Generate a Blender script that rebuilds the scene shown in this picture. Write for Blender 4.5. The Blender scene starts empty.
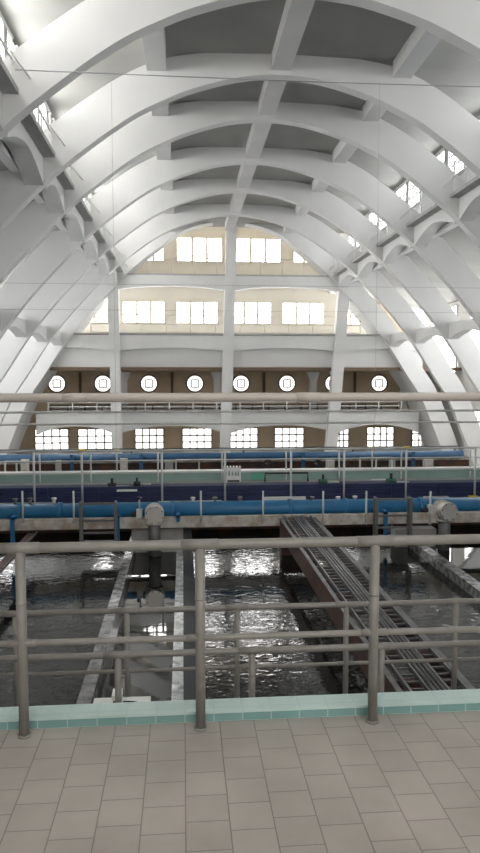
import bpy, math, random
from mathutils import Vector
random.seed(7)
C = bpy.context.scene.collection
SC = bpy.context.scene

# ------------------------------------------------------------------ camera
F, VPX, VPY, EZ = 690.0, 183.0, 375.0, 1.92
TH = math.atan((426.5 - VPY) / F)
YAW = math.atan((240 - VPX) * math.cos(TH) / F)
FW = Vector((math.sin(YAW) * math.cos(TH), math.cos(YAW) * math.cos(TH), -math.sin(TH)))
RT = Vector((math.cos(YAW), -math.sin(YAW), 0))
UP = RT.cross(FW)

def at(px, py, Y):
    """world point seen at a picture position, at distance Y down the hall"""
    d = FW * F + RT * (px - 240) + UP * (426.5 - py)
    return Vector((0, 0, EZ)) + d * (Y / d.y)

cam = bpy.data.cameras.new('camera')
cam.sensor_fit = 'VERTICAL'
cam.sensor_height = 24.0
cam.lens = F / 853.0 * 24.0
cam.clip_start, cam.clip_end = 0.05, 300
co = bpy.data.objects.new('camera', cam)
C.objects.link(co)
co.location = (0, 0, EZ)
co.rotation_euler = (math.pi / 2 - TH, 0, -YAW)
SC.camera = co

# ------------------------------------------------------------------ materials
def mat(name, col, rough=0.6, metal=0.0, var=0.0, scale=2.0, bump=0.0, col2=None, spec=0.5, detail=4.0):
    m = bpy.data.materials.new(name)
    m.use_nodes = True
    nt = m.node_tree
    b = nt.nodes['Principled BSDF']
    b.inputs['Base Color'].default_value = (*col, 1)
    b.inputs['Roughness'].default_value = rough
    b.inputs['Metallic'].default_value = metal
    b.inputs['Specular IOR Level'].default_value = spec
    tc = nt.nodes.new('ShaderNodeTexCoord')
    nz = nt.nodes.new('ShaderNodeTexNoise')
    nz.inputs['Scale'].default_value = scale
    nz.inputs['Detail'].default_value = detail
    nt.links.new(tc.outputs['Object'], nz.inputs['Vector'])
    if var > 0 or col2:
        r = nt.nodes.new('ShaderNodeValToRGB')
        c2 = col2 if col2 else tuple(c * (1 - var) for c in col)
        r.color_ramp.elements[0].position = 0.35
        r.color_ramp.elements[1].position = 0.62
        r.color_ramp.elements[0].color = (*c2, 1)
        r.color_ramp.elements[1].color = (*col, 1)
        nt.links.new(nz.outputs['Fac'], r.inputs['Fac'])
        nt.links.new(r.outputs['Color'], b.inputs['Base Color'])
    if bump > 0:
        bp = nt.nodes.new('ShaderNodeBump')
        bp.inputs['Strength'].default_value = bump
        bp.inputs['Distance'].default_value = 0.02
        nt.links.new(nz.outputs['Fac'], bp.inputs['Height'])
        nt.links.new(bp.outputs['Normal'], b.inputs['Normal'])
    return m

def emit(name, strength, col=(1, 1, 1)):
    m = bpy.data.materials.new(name)
    m.use_nodes = True
    nt = m.node_tree
    nt.nodes.clear()
    e = nt.nodes.new('ShaderNodeEmission')
    e.inputs['Color'].default_value = (*col, 1)
    e.inputs['Strength'].default_value = strength
    o = nt.nodes.new('ShaderNodeOutputMaterial')
    nt.links.new(e.outputs[0], o.inputs['Surface'])
    return m

def tile_mat(name, c1, c2, mortar, bw, rh, ms, rough, rot=0.0, plane='XY', offset=0.5, bump=0.3):
    m = bpy.data.materials.new(name)
    m.use_nodes = True
    nt = m.node_tree
    b = nt.nodes['Principled BSDF']
    tc = nt.nodes.new('ShaderNodeTexCoord')
    mp = nt.nodes.new('ShaderNodeMapping')
    mp.inputs['Rotation'].default_value = (math.pi / 2 if plane == 'XZ' else 0, 0, rot)
    br = nt.nodes.new('ShaderNodeTexBrick')
    br.inputs['Color1'].default_value = (*c1, 1)
    br.inputs['Color2'].default_value = (*c2, 1)
    br.inputs['Mortar'].default_value = (*mortar, 1)
    br.inputs['Scale'].default_value = 1.0
    br.inputs['Brick Width'].default_value = bw
    br.inputs['Row Height'].default_value = rh
    br.inputs['Mortar Size'].default_value = ms
    br.inputs['Mortar Smooth'].default_value = 0.3
    br.offset = offset
    nt.links.new(tc.outputs['Object'], mp.inputs['Vector'])
    nt.links.new(mp.outputs['Vector'], br.inputs['Vector'])
    nz = nt.nodes.new('ShaderNodeTexNoise')
    nz.inputs['Scale'].default_value = 2.2
    nz.inputs['Detail'].default_value = 5
    nt.links.new(tc.outputs['Object'], nz.inputs['Vector'])
    mr = nt.nodes.new('ShaderNodeMapRange')
    mr.inputs['From Min'].default_value = 0.3
    mr.inputs['From Max'].default_value = 0.7
    mr.inputs['To Min'].default_value = 0.8
    mr.inputs['To Max'].default_value = 1.06
    nt.links.new(nz.outputs['Fac'], mr.inputs['Value'])
    mx = nt.nodes.new('ShaderNodeMixRGB')
    mx.blend_type = 'MULTIPLY'
    mx.inputs['Fac'].default_value = 1
    nt.links.new(br.outputs['Color'], mx.inputs['Color1'])
    nt.links.new(mr.outputs['Result'], mx.inputs['Color2'])
    nt.links.new(mx.outputs['Color'], b.inputs['Base Color'])
    b.inputs['Roughness'].default_value = rough
    bp = nt.nodes.new('ShaderNodeBump')
    bp.invert = True
    bp.inputs['Strength'].default_value = bump
    bp.inputs['Distance'].default_value = 0.004
    nt.links.new(br.outputs['Fac'], bp.inputs['Height'])
    nt.links.new(bp.outputs['Normal'], b.inputs['Normal'])
    return m

def water_mat(name, dist, sc, strength, col=(0.012, 0.013, 0.011)):
    m = bpy.data.materials.new(name)
    m.use_nodes = True
    nt = m.node_tree
    b = nt.nodes['Principled BSDF']
    b.inputs['Base Color'].default_value = (*col, 1)
    b.inputs['Roughness'].default_value = 0.03
    b.inputs['IOR'].default_value = 1.45
    tc = nt.nodes.new('ShaderNodeTexCoord')
    mp = nt.nodes.new('ShaderNodeMapping')
    mp.inputs['Scale'].default_value = (0.8, 1.0, 1)
    nz = nt.nodes.new('ShaderNodeTexNoise')
    nz.inputs['Scale'].default_value = sc
    nz.inputs['Detail'].default_value = 3.0
    nz.inputs['Roughness'].default_value = 0.5
    nz.inputs['Distortion'].default_value = 0.5
    nt.links.new(tc.outputs['Object'], mp.inputs['Vector'])
    nt.links.new(mp.outputs['Vector'], nz.inputs['Vector'])
    bp = nt.nodes.new('ShaderNodeBump')
    bp.inputs['Strength'].default_value = strength
    bp.inputs['Distance'].default_value = dist
    nt.links.new(nz.outputs['Fac'], bp.inputs['Height'])
    nt.links.new(bp.outputs['Normal'], b.inputs['Normal'])
    return m

M = {
    'arch': mat('white_painted_concrete', (0.72, 0.72, 0.71), 0.75, var=0.05, scale=0.8),
    'slab': mat('grey_ceiling_concrete', (0.40, 0.40, 0.375), 0.9, col2=(0.345, 0.345, 0.33), scale=0.5),
    'beam': mat('pale_painted_beam', (0.72, 0.72, 0.71), 0.8, var=0.06, scale=1.0),
    'cat': mat('grey_catwalk_concrete', (0.45, 0.45, 0.44), 0.85, var=0.15),
    'cream': mat('cream_wall_paint', (0.74, 0.69, 0.60), 0.8, var=0.07, scale=0.7),
    'tan': mat('tan_wall_paint', (0.72, 0.58, 0.41), 0.8, var=0.1, scale=0.8),
    'brown': mat('brown_timber_paint', (0.17, 0.11, 0.07), 0.6, var=0.2),
    'aisle': mat('aisle_wall_paint', (0.70, 0.69, 0.66), 0.85, var=0.06),
    'white': mat('white_enamel', (0.85, 0.85, 0.83), 0.4),
    'frame': mat('window_frame_paint', (0.55, 0.55, 0.53), 0.5),
    'dframe': mat('dark_window_frame', (0.10, 0.09, 0.08), 0.5),
    'rail': mat('warm_grey_rail_paint', (0.225, 0.212, 0.19), 0.42, var=0.12, scale=14),
    'rail2': mat('pale_galvanised_rail', (0.62, 0.62, 0.60), 0.4, var=0.1, scale=8),
    'railw': mat('pale_overhead_pipe', (0.42, 0.38, 0.345), 0.45, var=0.08, scale=5),
    'thin': mat('pale_post_paint', (0.64, 0.65, 0.64), 0.45),
    'black': mat('black_paint', (0.02, 0.02, 0.022), 0.5),
    'wire': mat('grey_wire', (0.30, 0.30, 0.30), 0.5),
    'yellow': mat('yellow_cap', (0.75, 0.60, 0.05), 0.5),
    'farblue': mat('far_blue_paint', (0.03, 0.12, 0.25), 0.45, var=0.2, scale=3),
    'blue': mat('blue_pipe_paint', (0.025, 0.18, 0.38), 0.38, var=0.15, scale=3),
    'navy': mat('navy_trough_paint', (0.022, 0.032, 0.10), 0.45, var=0.2, scale=2),
    'steel': mat('brushed_stainless', (0.74, 0.71, 0.66), 0.35, metal=0.5, var=0.1, scale=20),
    'dsteel': mat('dull_grey_steel', (0.20, 0.20, 0.20), 0.5, metal=0.3, var=0.2, scale=8),
    'galv': mat('galvanised_tray', (0.18, 0.18, 0.18), 0.45, metal=0.4, var=0.35, scale=6),
    'rust': mat('rust_stained_wall', (0.045, 0.03, 0.025), 0.7, col2=(0.11, 0.045, 0.022), scale=3),
    'redox': mat('red_oxide_girder', (0.13, 0.06, 0.045), 0.6, col2=(0.07, 0.045, 0.04), scale=4),
    'ledge': mat('worn_white_ledge', (0.62, 0.60, 0.56), 0.8, col2=(0.42, 0.34, 0.27), scale=5),
    'wetwall': mat('wet_grey_concrete', (0.30, 0.30, 0.30), 0.12, col2=(0.09, 0.09, 0.09), scale=7, bump=0.6),
    'darkwall': mat('dark_wet_concrete', (0.03, 0.033, 0.04), 0.55, var=0.3, scale=6, spec=0.2),
    'concrete': mat('plain_grey_concrete', (0.40, 0.39, 0.37), 0.8, var=0.15, scale=3),
    'green': mat('green_motor_paint', (0.02, 0.10, 0.07), 0.5),
    'panelgreen': mat('bright_green_panel', (0.12, 0.42, 0.30), 0.5),
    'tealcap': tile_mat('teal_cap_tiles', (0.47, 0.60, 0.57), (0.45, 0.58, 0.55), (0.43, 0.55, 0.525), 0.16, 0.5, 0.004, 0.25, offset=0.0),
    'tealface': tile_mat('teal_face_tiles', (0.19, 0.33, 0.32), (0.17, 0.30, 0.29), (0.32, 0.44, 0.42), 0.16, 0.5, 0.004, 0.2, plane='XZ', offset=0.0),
    'tealwall': mat('pale_teal_wall', (0.30, 0.44, 0.41), 0.4, var=0.1, scale=1.5),
    'floor': tile_mat('beige_floor_tiles', (0.40, 0.363, 0.322), (0.365, 0.33, 0.294), (0.20, 0.18, 0.16), 0.185, 0.19, 0.003, 0.42, rot=math.pi / 2, offset=0.37),
    'water': water_mat('rippled_dark_water', 0.03, 6.5, 0.20),
    'calm': water_mat('calm_dark_water', 0.02, 2.5, 0.05),
    'paintrefl': mat('water_painted_reflection', (0.90, 0.92, 0.95), 0.08, col2=(0.40, 0.42, 0.45), scale=7, bump=0.5, detail=6),  # bright reflection on the water strip is put into this mottled pale colour
    'glow': emit('daylight_glass', 15.0, (1.0, 0.99, 0.97)),
    'glowaisle': emit('aisle_daylight_glass', 8.0, (0.98, 0.99, 1.0)),
    'glowtop': emit('top_row_daylight_glass', 10.0, (1.0, 0.99, 0.97)),
    'fillrear': emit('rear_fill_light_glass', 4.6, (1.0, 0.98, 0.95)),
    'glowleft': emit('left_daylight_glass', 16.0, (1.0, 0.99, 0.97)),
    'glowdim': emit('dim_daylight_glass', 1.5, (1.0, 0.98, 0.94)),
    'glowhi': emit('bright_daylight_glass', 8.0, (0.97, 0.985, 1.0)),
    'glowlo': emit('soft_daylight_glass', 2.2, (1.0, 0.98, 0.95)),
}

# ------------------------------------------------------------------ mesh helpers
ORG = {}

class MB:
    def __init__(s):
        s.v, s.f, s.sm = [], [], []
    def box(s, x0, x1, y0, y1, z0, z1):
        i = len(s.v)
        s.v += [Vector(p) for p in ((x0, y0, z0), (x1, y0, z0), (x1, y1, z0), (x0, y1, z0), (x0, y0, z1), (x1, y0, z1), (x1, y1, z1), (x0, y1, z1))]
        for q in ((3, 2, 1, 0), (4, 5, 6, 7), (0, 1, 5, 4), (1, 2, 6, 5), (2, 3, 7, 6), (3, 0, 4, 7)):
            s.f.append([i + k for k in q]); s.sm.append(False)
        return s
    def cbox(s, c, sx, sy, sz):
        return s.box(c[0] - sx / 2, c[0] + sx / 2, c[1] - sy / 2, c[1] + sy / 2, c[2] - sz / 2, c[2] + sz / 2)
    def hexa(s, a, b):
        """two quads of 4 points each, joined"""
        i = len(s.v)
        s.v += [Vector(p) for p in a] + [Vector(p) for p in b]
        for q in ((3, 2, 1, 0), (4, 5, 6, 7), (0, 1, 5, 4), (1, 2, 6, 5), (2, 3, 7, 6), (3, 0, 4, 7)):
            s.f.append([i + k for k in q]); s.sm.append(False)
        return s
    def tube(s, pts, r, n=12, caps=True):
        pts = [Vector(p) for p in pts]
        rs = r if isinstance(r, (list, tuple)) else [r] * len(pts)
        rings = []
        ref = None
        for k, p in enumerate(pts):
            d = (pts[min(k + 1, len(pts) - 1)] - pts[max(k - 1, 0)]).normalized()
            if ref is None:
                ref = Vector((0, 0, 1)) if abs(d.z) < 0.9 else Vector((1, 0, 0))
            u = (ref - d * ref.dot(d)).normalized()
            w = d.cross(u)
            ref = u
            i = len(s.v)
            for j in range(n):
                a = 2 * math.pi * j / n
                s.v.append(p + (u * math.cos(a) + w * math.sin(a)) * rs[k])
            rings.append(i)
        for a, b in zip(rings, rings[1:]):
            for j in range(n):
                s.f.append([a + j, a + (j + 1) % n, b + (j + 1) % n, b + j]); s.sm.append(True)
        if caps:
            s.f.append([rings[0] + j for j in reversed(range(n))]); s.sm.append(False)
            s.f.append([rings[-1] + j for j in range(n)]); s.sm.append(False)
        return s
    def strip(s, low, high, axis, a0, a1, far=None):
        """solid between two profile polylines (same count), swept along axis 'X' or 'Y' from a0 to a1"""
        def P(p, a):
            return Vector((p[0], a, p[1])) if axis == 'Y' else Vector((a, p[0], p[1]))
        n = len(low)
        i = len(s.v)
        s.v += [P(p, a0) for p in low] + [P(p, a0) for p in high]
        fa = far or [a1] * n
        s.v += [P(p, a) for p, a in zip(low, fa)] + [P(p, a) for p, a in zip(high, fa)]
        L0, H0, L1, H1 = i, i + n, i + 2 * n, i + 3 * n
        for k in range(n - 1):
            for q in ([L0 + k, L0 + k + 1, H0 + k + 1, H0 + k], [L1 + k + 1, L1 + k, H1 + k, H1 + k + 1],
                      [L0 + k + 1, L0 + k, L1 + k, L1 + k + 1], [H0 + k, H0 + k + 1, H1 + k + 1, H1 + k]):
                s.f.append(q); s.sm.append(False)
        s.f.append([L0, H0, H1, L1]); s.sm.append(False)
        s.f.append([L0 + n - 1, L1 + n - 1, H1 + n - 1, H0 + n - 1]); s.sm.append(False)
        return s
    def build(s, name, m, parent=None, loc=None):
        import bmesh
        if loc is None:
            if parent is not None:
                loc = ORG[parent.name]
            else:
                xs = [p.x for p in s.v]; ys = [p.y for p in s.v]; zs = [p.z for p in s.v]
                loc = Vector(((min(xs) + max(xs)) / 2, (min(ys) + max(ys)) / 2, min(zs)))
        loc = Vector(loc)
        me = bpy.data.meshes.new(name)
        me.from_pydata([tuple(p - loc) for p in s.v], [], s.f)
        me.polygons.foreach_set('use_smooth', s.sm)
        bm = bmesh.new(); bm.from_mesh(me)
        bmesh.ops.recalc_face_normals(bm, faces=bm.faces)
        bm.to_mesh(me); bm.free()
        me.materials.append(M[m])
        o = bpy.data.objects.new(name, me)
        C.objects.link(o)
        o.location = loc - ORG[parent.name] if parent is not None else loc
        if parent is not None:
            o.parent = parent
        ORG[o.name] = loc
        return o

def tag(o, label, cat, group=None, kind=None):
    o['label'] = label
    o['category'] = cat
    if group: o['group'] = group
    if kind: o['kind'] = kind
    return o

def thing(name, label, cat, loc, group=None, kind=None):
    o = bpy.data.objects.new(name, None)
    o.empty_display_size = 0.1
    C.objects.link(o)
    o.location = loc
    ORG[o.name] = Vector(loc)
    return tag(o, label, cat, group, kind)

def Z(v):            # heights measured from eye level
    return EZ + v

NTH = ['nearest', 'second nearest', 'third nearest', 'fourth nearest', 'fifth nearest', 'sixth nearest', 'farthest']
ORD = ['first', 'second', 'third', 'fourth', 'fifth', 'sixth', 'seventh', 'eighth', 'ninth', 'tenth', 'eleventh', 'twelfth']
AX = 2.70                                     # hall axis
AY = [15.1, 19.25, 22.5, 26.95, 31.2, 35.75, 40.1]
GROUND = Z(-5.2)
AT = 0.36                                     # arch rib thickness along the hall

# ------------------------------------------------------------------ arches
def spline(pts, n):
    """smooth x->z curve through points (Catmull-Rom on a polyline)"""
    P = [Vector((-pts[1][0], pts[1][1]))] + [Vector(p) for p in pts] + [Vector(pts[-1]) * 2 - Vector(pts[-2])]
    out = []
    for k in range(1, len(P) - 2):
        for j in range(n):
            t = j / n
            p0, p1, p2, p3 = P[k - 1], P[k], P[k + 1], P[k + 2]
            out.append(0.5 * (2 * p1 + (p2 - p0) * t + (2 * p0 - 5 * p1 + 4 * p2 - p3) * t * t + (3 * p1 - p0 - 3 * p2 + p3) * t ** 3))
    out.append(P[-2])
    return out

IN = [(0, 8.13), (1.2, 8.02), (2.4, 7.69), (3.2, 7.36), (3.9, 7.01), (4.6, 6.55), (5.3, 6.03), (5.97, 5.50), (6.5, 5.02), (7.5, 3.98), (8.41, 2.98),
      (9.5, 1.60), (10.55, 0.0), (11.43, -1.32), (12.15, -2.95), (12.7, -4.3), (13.0, -5.2)]
IN7 = [(0, 8.72), (1.5, 8.56), (2.91, 8.05), (3.9, 7.30), (4.6, 6.80), (5.3, 6.23), (5.97, 5.62)] + IN[8:]

def arch_profile(pts):
    a = spline(pts, 4)
    lo = a
    hi = []
    for k, p in enumerate(a):
        d = (a[min(k + 1, len(a) - 1)] - a[max(k - 1, 0)]).normalized()
        n = Vector((-d.y, d.x))
        if n.y < 0: n = -n
        if k == 0: n = Vector((0, 1))
        t = 0.56 + 0.46 * min(p.x / 3.0, 1) ** 1.3
        q = p + n * t
        if k == len(a) - 1: q.y = p.y
        hi.append(q)
    return lo, hi

def both(lo):
    return [(AX - p.x, Z(p.y)) for p in reversed(lo[1:])] + [(AX + p.x, Z(p.y)) for p in lo]

place = ['cut off by the top of the picture', 'just beyond the high cross wire', 'in the middle of the row', 'with three more arches behind it', 'with two more arches behind it', 'next to the wide end arch', 'wide one carrying the end wall columns']
for k, y in enumerate(AY):
    lo, hi = arch_profile(IN if k < 6 else IN7)
    far = None
    if k == 6:      # the end arch gets deeper towards its feet
        far = [y + 0.9 + 2.3 * min(max((EZ + 8.0 - q[1]) / 8.0, 0), 1) for q in both(lo)]
    b = MB().strip(both(lo), both(hi), 'Y', y, y + AT, far)
    o = b.build('concrete_arch', 'arch', loc=(AX, y, GROUND))
    tag(o, f'{NTH[k]} white concrete arch over the hall, {place[k]}', 'arch', 'arches spanning the hall')

# ------------------------------------------------------------------ roof shell
Y0, Y1 = -5.0, 41.2
sl_lo = [(-6.95, 8.42), (-3.4, 8.6), (0, 8.68), (3.4, 8.6), (6.95, 8.42)]
b = MB().strip([(AX + x, Z(z)) for x, z in sl_lo], [(AX + x, Z(z + 0.25)) for x, z in sl_lo], 'Y', Y0, Y1)
tag(b.build('ceiling', 'slab'), 'grey concrete vault ceiling above the arches', 'ceiling', kind='structure')
b = MB().box(AX - 9.7, AX + 9.7, 41.2, 45.8, Z(9.75), Z(10.0))
tag(b.build('ceiling_end', 'cream'), 'cream ceiling strip above the upper windows of the end wall', 'ceiling', kind='structure')
b = MB().box(AX - 9.7, AX + 9.7, 41.05, 41.2, Z(8.93), Z(10.0))
tag(b.build('wall_end_header', 'slab'), 'grey wall above the crown of the end arch', 'wall', kind='structure')
def bays():
    e = [10.9] + AY
    return list(zip(e, e[1:]))
between = ['in the bay before the nearest arch'] + [f'between the {a} and {b} arches' for a, b in zip(NTH, NTH[1:])]
def purlin(x, name, what, zlow):
    for k, (a, c) in enumerate(bays()):
        a2 = a + (AT if k else 0)
        zt = Z(8.68 - 0.025 * abs(x))
        b = MB().box(AX + x - 0.26, AX + x + 0.26, a2, c, Z(zlow), zt)
        o = b.build(name, 'beam')
        tag(o, f'{what} {between[k]}', 'beam', 'ceiling beams running along the hall')
purlin(0, 'ridge_beam', 'pale ridge beam along the ceiling', 8.25)
purlin(-3.36, 'purlin', 'left ceiling beam', 8.12)
purlin(3.36, 'purlin', 'right ceiling beam', 8.16)

# upper side walls, aisle roofs, aisle walls
for s, nm in ((-1, 'left'), (1, 'right')):
    xa, xb = AX + s * 6.95, AX + s * 7.2
    b = MB().box(min(xa, xb), max(xa, xb), Y0, 45.5, Z(5.35), Z(8.6))
    tag(b.build(f'wall_{nm}_upper', 'arch'), f'upper {nm} wall holding the high windows over the catwalk', 'wall', kind='structure')
    x2 = AX + s * 14.1
    pr = [(xb, Z(5.45)), (x2, Z(4.5))]
    if s < 0: pr = pr[::-1]
    b = MB().strip(pr, [(p[0], p[1] + 0.25) for p in pr], 'Y', Y0, 48.0)
    tag(b.build(f'ceiling_{nm}_aisle', 'slab'), f'sloping grey ceiling of the {nm} aisle', 'ceiling', kind='structure')
    x3 = AX + s * 14.35
    b = MB().box(min(x2, x3), max(x2, x3), Y0, 48.0, GROUND, Z(4.8))
    tag(b.build(f'wall_{nm}', 'aisle'), f'outer wall of the {nm} aisle behind the arch feet', 'wall', kind='structure')
b = MB().box(AX - 15.2, AX + 15.2, -5.3, -5.0, GROUND, Z(9))
tag(b.build('wall_rear', 'cream'), 'cream wall behind the tiled gallery', 'wall', kind='structure')
b = MB().box(AX - 15.2, AX + 15.2, 19.9, 48.0, GROUND - 0.2, GROUND)
tag(b.build('floor_hall', 'concrete'), 'grey ground floor at the far end of the hall', 'floor', kind='structure')

# ------------------------------------------------------------------ windows
WN = [0]
def window(label, o, u, w, h, cols, rows, glow='glow', fm='frame', bar=0.05, depth=0.10, group=None, mull=0.03):
    """o lower left corner on the wall, u horizontal unit vector; faces n = to the hall"""
    WN[0] += 1
    o = Vector(o); u = Vector(u); up = Vector((0, 0, 1)); n = Vector((u.y, -u.x, 0))
    t = thing(f'window_{WN[0]}', label, 'window', o + u * w / 2, group, 'structure')
    fr = MB()
    def bx(a0, a1, z0, z1, d0, d1):
        q = [o + u * a + n * d + up * z for a, d, z in ((a0, d0, z0), (a1, d0, z0), (a1, d1, z0), (a0, d1, z0), (a0, d0, z1), (a1, d0, z1), (a1, d1, z1), (a0, d1, z1))]
        fr.hexa(q[:4], q[4:])
    bx(-bar, 0, -bar, h + bar, -0.02, depth); bx(w, w + bar, -bar, h + bar, -0.02, depth)
    bx(0, w, -bar, 0, -0.02, depth); bx(0, w, h, h + bar, -0.02, depth)
    for i in range(1, cols):
        x = w * i / cols; bx(x - mull / 2, x + mull / 2, 0, h, 0.0, depth * 0.7)
    for j in range(1, rows):
        z = h * j / rows; bx(0, w, z - mull / 2, z + mull / 2, 0.0, depth * 0.6)
    fr.build('frame', fm, t)
    p = MB()
    q = [o + u * a + n * d + up * z for a, d, z in ((0, 0, 0), (w, 0, 0), (w, 0.03, 0), (0, 0.03, 0), (0, 0, h), (w, 0, h), (w, 0.03, h), (0, 0.03, h))]
    p.hexa(q[:4], q[4:])
    p.build('pane', glow, t)
    return t

def round_window(label, c, r, glow='glow', group=None):
    WN[0] += 1
    t = thing(f'window_{WN[0]}', label, 'window', c, group, 'structure')
    c = Vector(c)
    ring = [c + Vector((math.cos(a), -0.03 / 1, math.sin(a))) * 1 for a in ()]
    fr = MB()
    n = 28
    pts = [c + Vector((r * 1.05 * math.cos(2 * math.pi * k / n), -0.05, r * 1.05 * math.sin(2 * math.pi * k / n))) for k in range(n + 1)]
    fr.tube(pts, 0.05, 8, caps=False)
    g = r * 0.46
    for d in (-g, g):
        fr.box(c.x + d - 0.035, c.x + d + 0.035, c.y - 0.08, c.y - 0.03, c.z - g, c.z + g)
        fr.box(c.x - g, c.x + g, c.y - 0.08, c.y - 0.03, c.z + d - 0.035, c.z + d + 0.035)
    for d in (-1, 1):
        fr.box(c.x - 0.012, c.x + 0.012, c.y - 0.08, c.y - 0.03, min(c.z + d * g, c.z + d * r), max(c.z + d * g, c.z + d * r))
        fr.box(min(c.x + d * g, c.x + d * r), max(c.x + d * g, c.x + d * r), c.y - 0.08, c.y - 0.03, c.z - 0.012, c.z + 0.012)
    fr.build('frame', 'dframe', t)
    p = MB()
    p.tube([c + Vector((0, -0.03, 0)), c + Vector((0, 0.0, 0))], r, n)
    p.build('pane', glow, t)
    return t

side_n = {'left': 0, 'right': 0}
for s, nm in ((-1, 'left'), (1, 'right')):
    for k, (a, c) in enumerate(bays()):
        a2 = a + AT
        L = c - a2
        for j in range(2):
            w = L * 0.34
            ya = a2 + L * (0.11 + 0.44 * j)
            x = AX + s * 6.93
            o, u = ((x, ya, Z(7.0)), (0, 1, 0)) if s < 0 else ((x, ya + w, Z(7.0)), (0, -1, 0))
            which = 'nearer' if j == 0 else 'farther'
            window(f'{which} barred window over the {nm} catwalk {between[k]}'.replace(' arches', ' arches'), o, u, w, 1.15, 3, 3, 'glowleft' if s < 0 else 'glowhi', 'frame', 0.06, 0.1, 'high windows over the catwalks', mull=0.08)
        # aisle windows
        if k >= 2:
            ext = None
            x = AX + s * 14.05
            ya, w = a2 + L * 0.18, L * 0.6
            o, u = ((x, ya, Z(0.4)), (0, 1, 0)) if s < 0 else ((x, ya + w, Z(0.4)), (0, -1, 0))
            window(f'tall window in the {nm} aisle wall {between[k]}', o, u, w, 3.2, 3, 4, 'glowaisle', 'frame', 0.08, 0.1, 'tall aisle windows')
            o = (o[0], o[1], Z(-4.6))
            window(f'low window in the {nm} aisle wall {between[k]}', o, u, w, 2.6, 4, 3, 'glowlo', 'frame', 0.08, 0.1, 'low aisle windows')
    x = AX + s * 14.05
    ya, w = 41.3, 4.2
    o, u = ((x, ya, Z(0.2)), (0, 1, 0)) if s < 0 else ((x, ya + w, Z(0.2)), (0, -1, 0))
    window(f'tall window in the {nm} aisle wall beyond the end arch', o, u, w, 4.0, 3, 4, 'glowaisle', 'frame', 0.08, 0.1, 'tall aisle windows', mull=0.06)
    # windows behind the camera
    for j in range(3):
        ya, w = -3.6 + j * 4.6, 2.6
        x = AX + s * 6.93
        o, u = ((x, ya, Z(6.6)), (0, 1, 0)) if s < 0 else ((x, ya + w, Z(6.6)), (0, -1, 0))
        window(f'{ORD[j]} wide high window in the {nm} wall beside the tiled gallery', o, u, w, 1.5, 3, 3, 'glowaisle', 'frame', 0.06, 0.1)

for r, (zb, h) in enumerate([(6.2, 1.7), (3.0, 1.9), (0.4, 1.7)]):  # unseen glowing window rows, added to light the arch faces and foreground
    for j in range(4):
        window(f'{ORD[j]} window of the {["top", "middle", "bottom"][r]} row added for fill light behind the tiled gallery', (AX - 5.9 + j * 3.2 + 2.4, -4.98, Z(zb)), (-1, 0, 0), 2.4, h, 3, 2, 'fillrear', 'cream', 0.06, 0.08, 'added rear fill windows')

# ------------------------------------------------------------------ catwalks, haunched beams
def haunch(y0, y1, top, mid, end, n=14):
    ys = [y0 + (y1 - y0) * i / n for i in range(n + 1)]
    lo = []
    for i, y in enumerate(ys):
        t = abs(2 * i / n - 1)
        lo.append((y, mid + (end - mid) * t ** 1.7))
    return lo, [(y, top) for y in ys]

for s, nm in ((-1, 'left'), (1, 'right')):
    for k, (a, c) in enumerate(bays()):
        a2 = a + (AT if k else 0)
        xi, xo = AX + s * 6.06, AX + s * 6.95
        t = thing('catwalk', f'{nm} concrete catwalk with white railing {between[k]}', 'catwalk', (xi, (a2 + c) / 2, Z(5.8)), 'high side catwalks')
        MB().box(min(xi, xo), max(xi, xo), a2, c, Z(5.80), Z(5.92)).build('deck', 'cat', t)
        xr = AX + s * 6.16
        for z in (6.92, 6.45):
            MB().tube([(xr, a2, Z(z)), (xr, c, Z(z))], 0.028, 8).build('rail', 'white', t)
        for j in range(4):
            y = a2 + 0.12 + (c - a2 - 0.24) * j / 3
            MB().tube([(xr, y, Z(5.92)), (xr, y, Z(6.94))], 0.028, 8).build('post', 'white', t)
        MB().tube([(xr, c - 0.7, Z(6.5)), (AX + s * 5.8, c - 0.03, Z(6.1))], 0.018, 6).build('brace', 'white', t)
        lo, hi = haunch(a2, c, Z(5.80), Z(5.50), Z(5.05))
        xb = AX + s * 6.38
        b = MB().strip(lo, hi, 'X', min(xb, xb + s * 0.5), max(xb, xb + s * 0.5))
        tag(b.build('haunched_beam', 'beam'), f'arched white beam under the {nm} catwalk {between[k]}', 'beam', 'beams under the catwalks')
        if k >= 2:
            lo, hi = haunch(a2, c, Z(2.4), Z(1.98), Z(1.66))
            xb = AX + s * 9.55
            b = MB().strip(lo, hi, 'X', min(xb, xb + s * 0.45), max(xb, xb + s * 0.45))
            tag(b.build('haunched_beam', 'beam'), f'low arched white beam in the {nm} arcade {between[k]}', 'beam', 'low beams between the arch legs')

# ------------------------------------------------------------------ end wall
YC = 40.45
def zat(py, Y, px=230): return at(px, py, Y).z
def xat(px, Y, py=375): return at(px, py, Y).x
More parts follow.
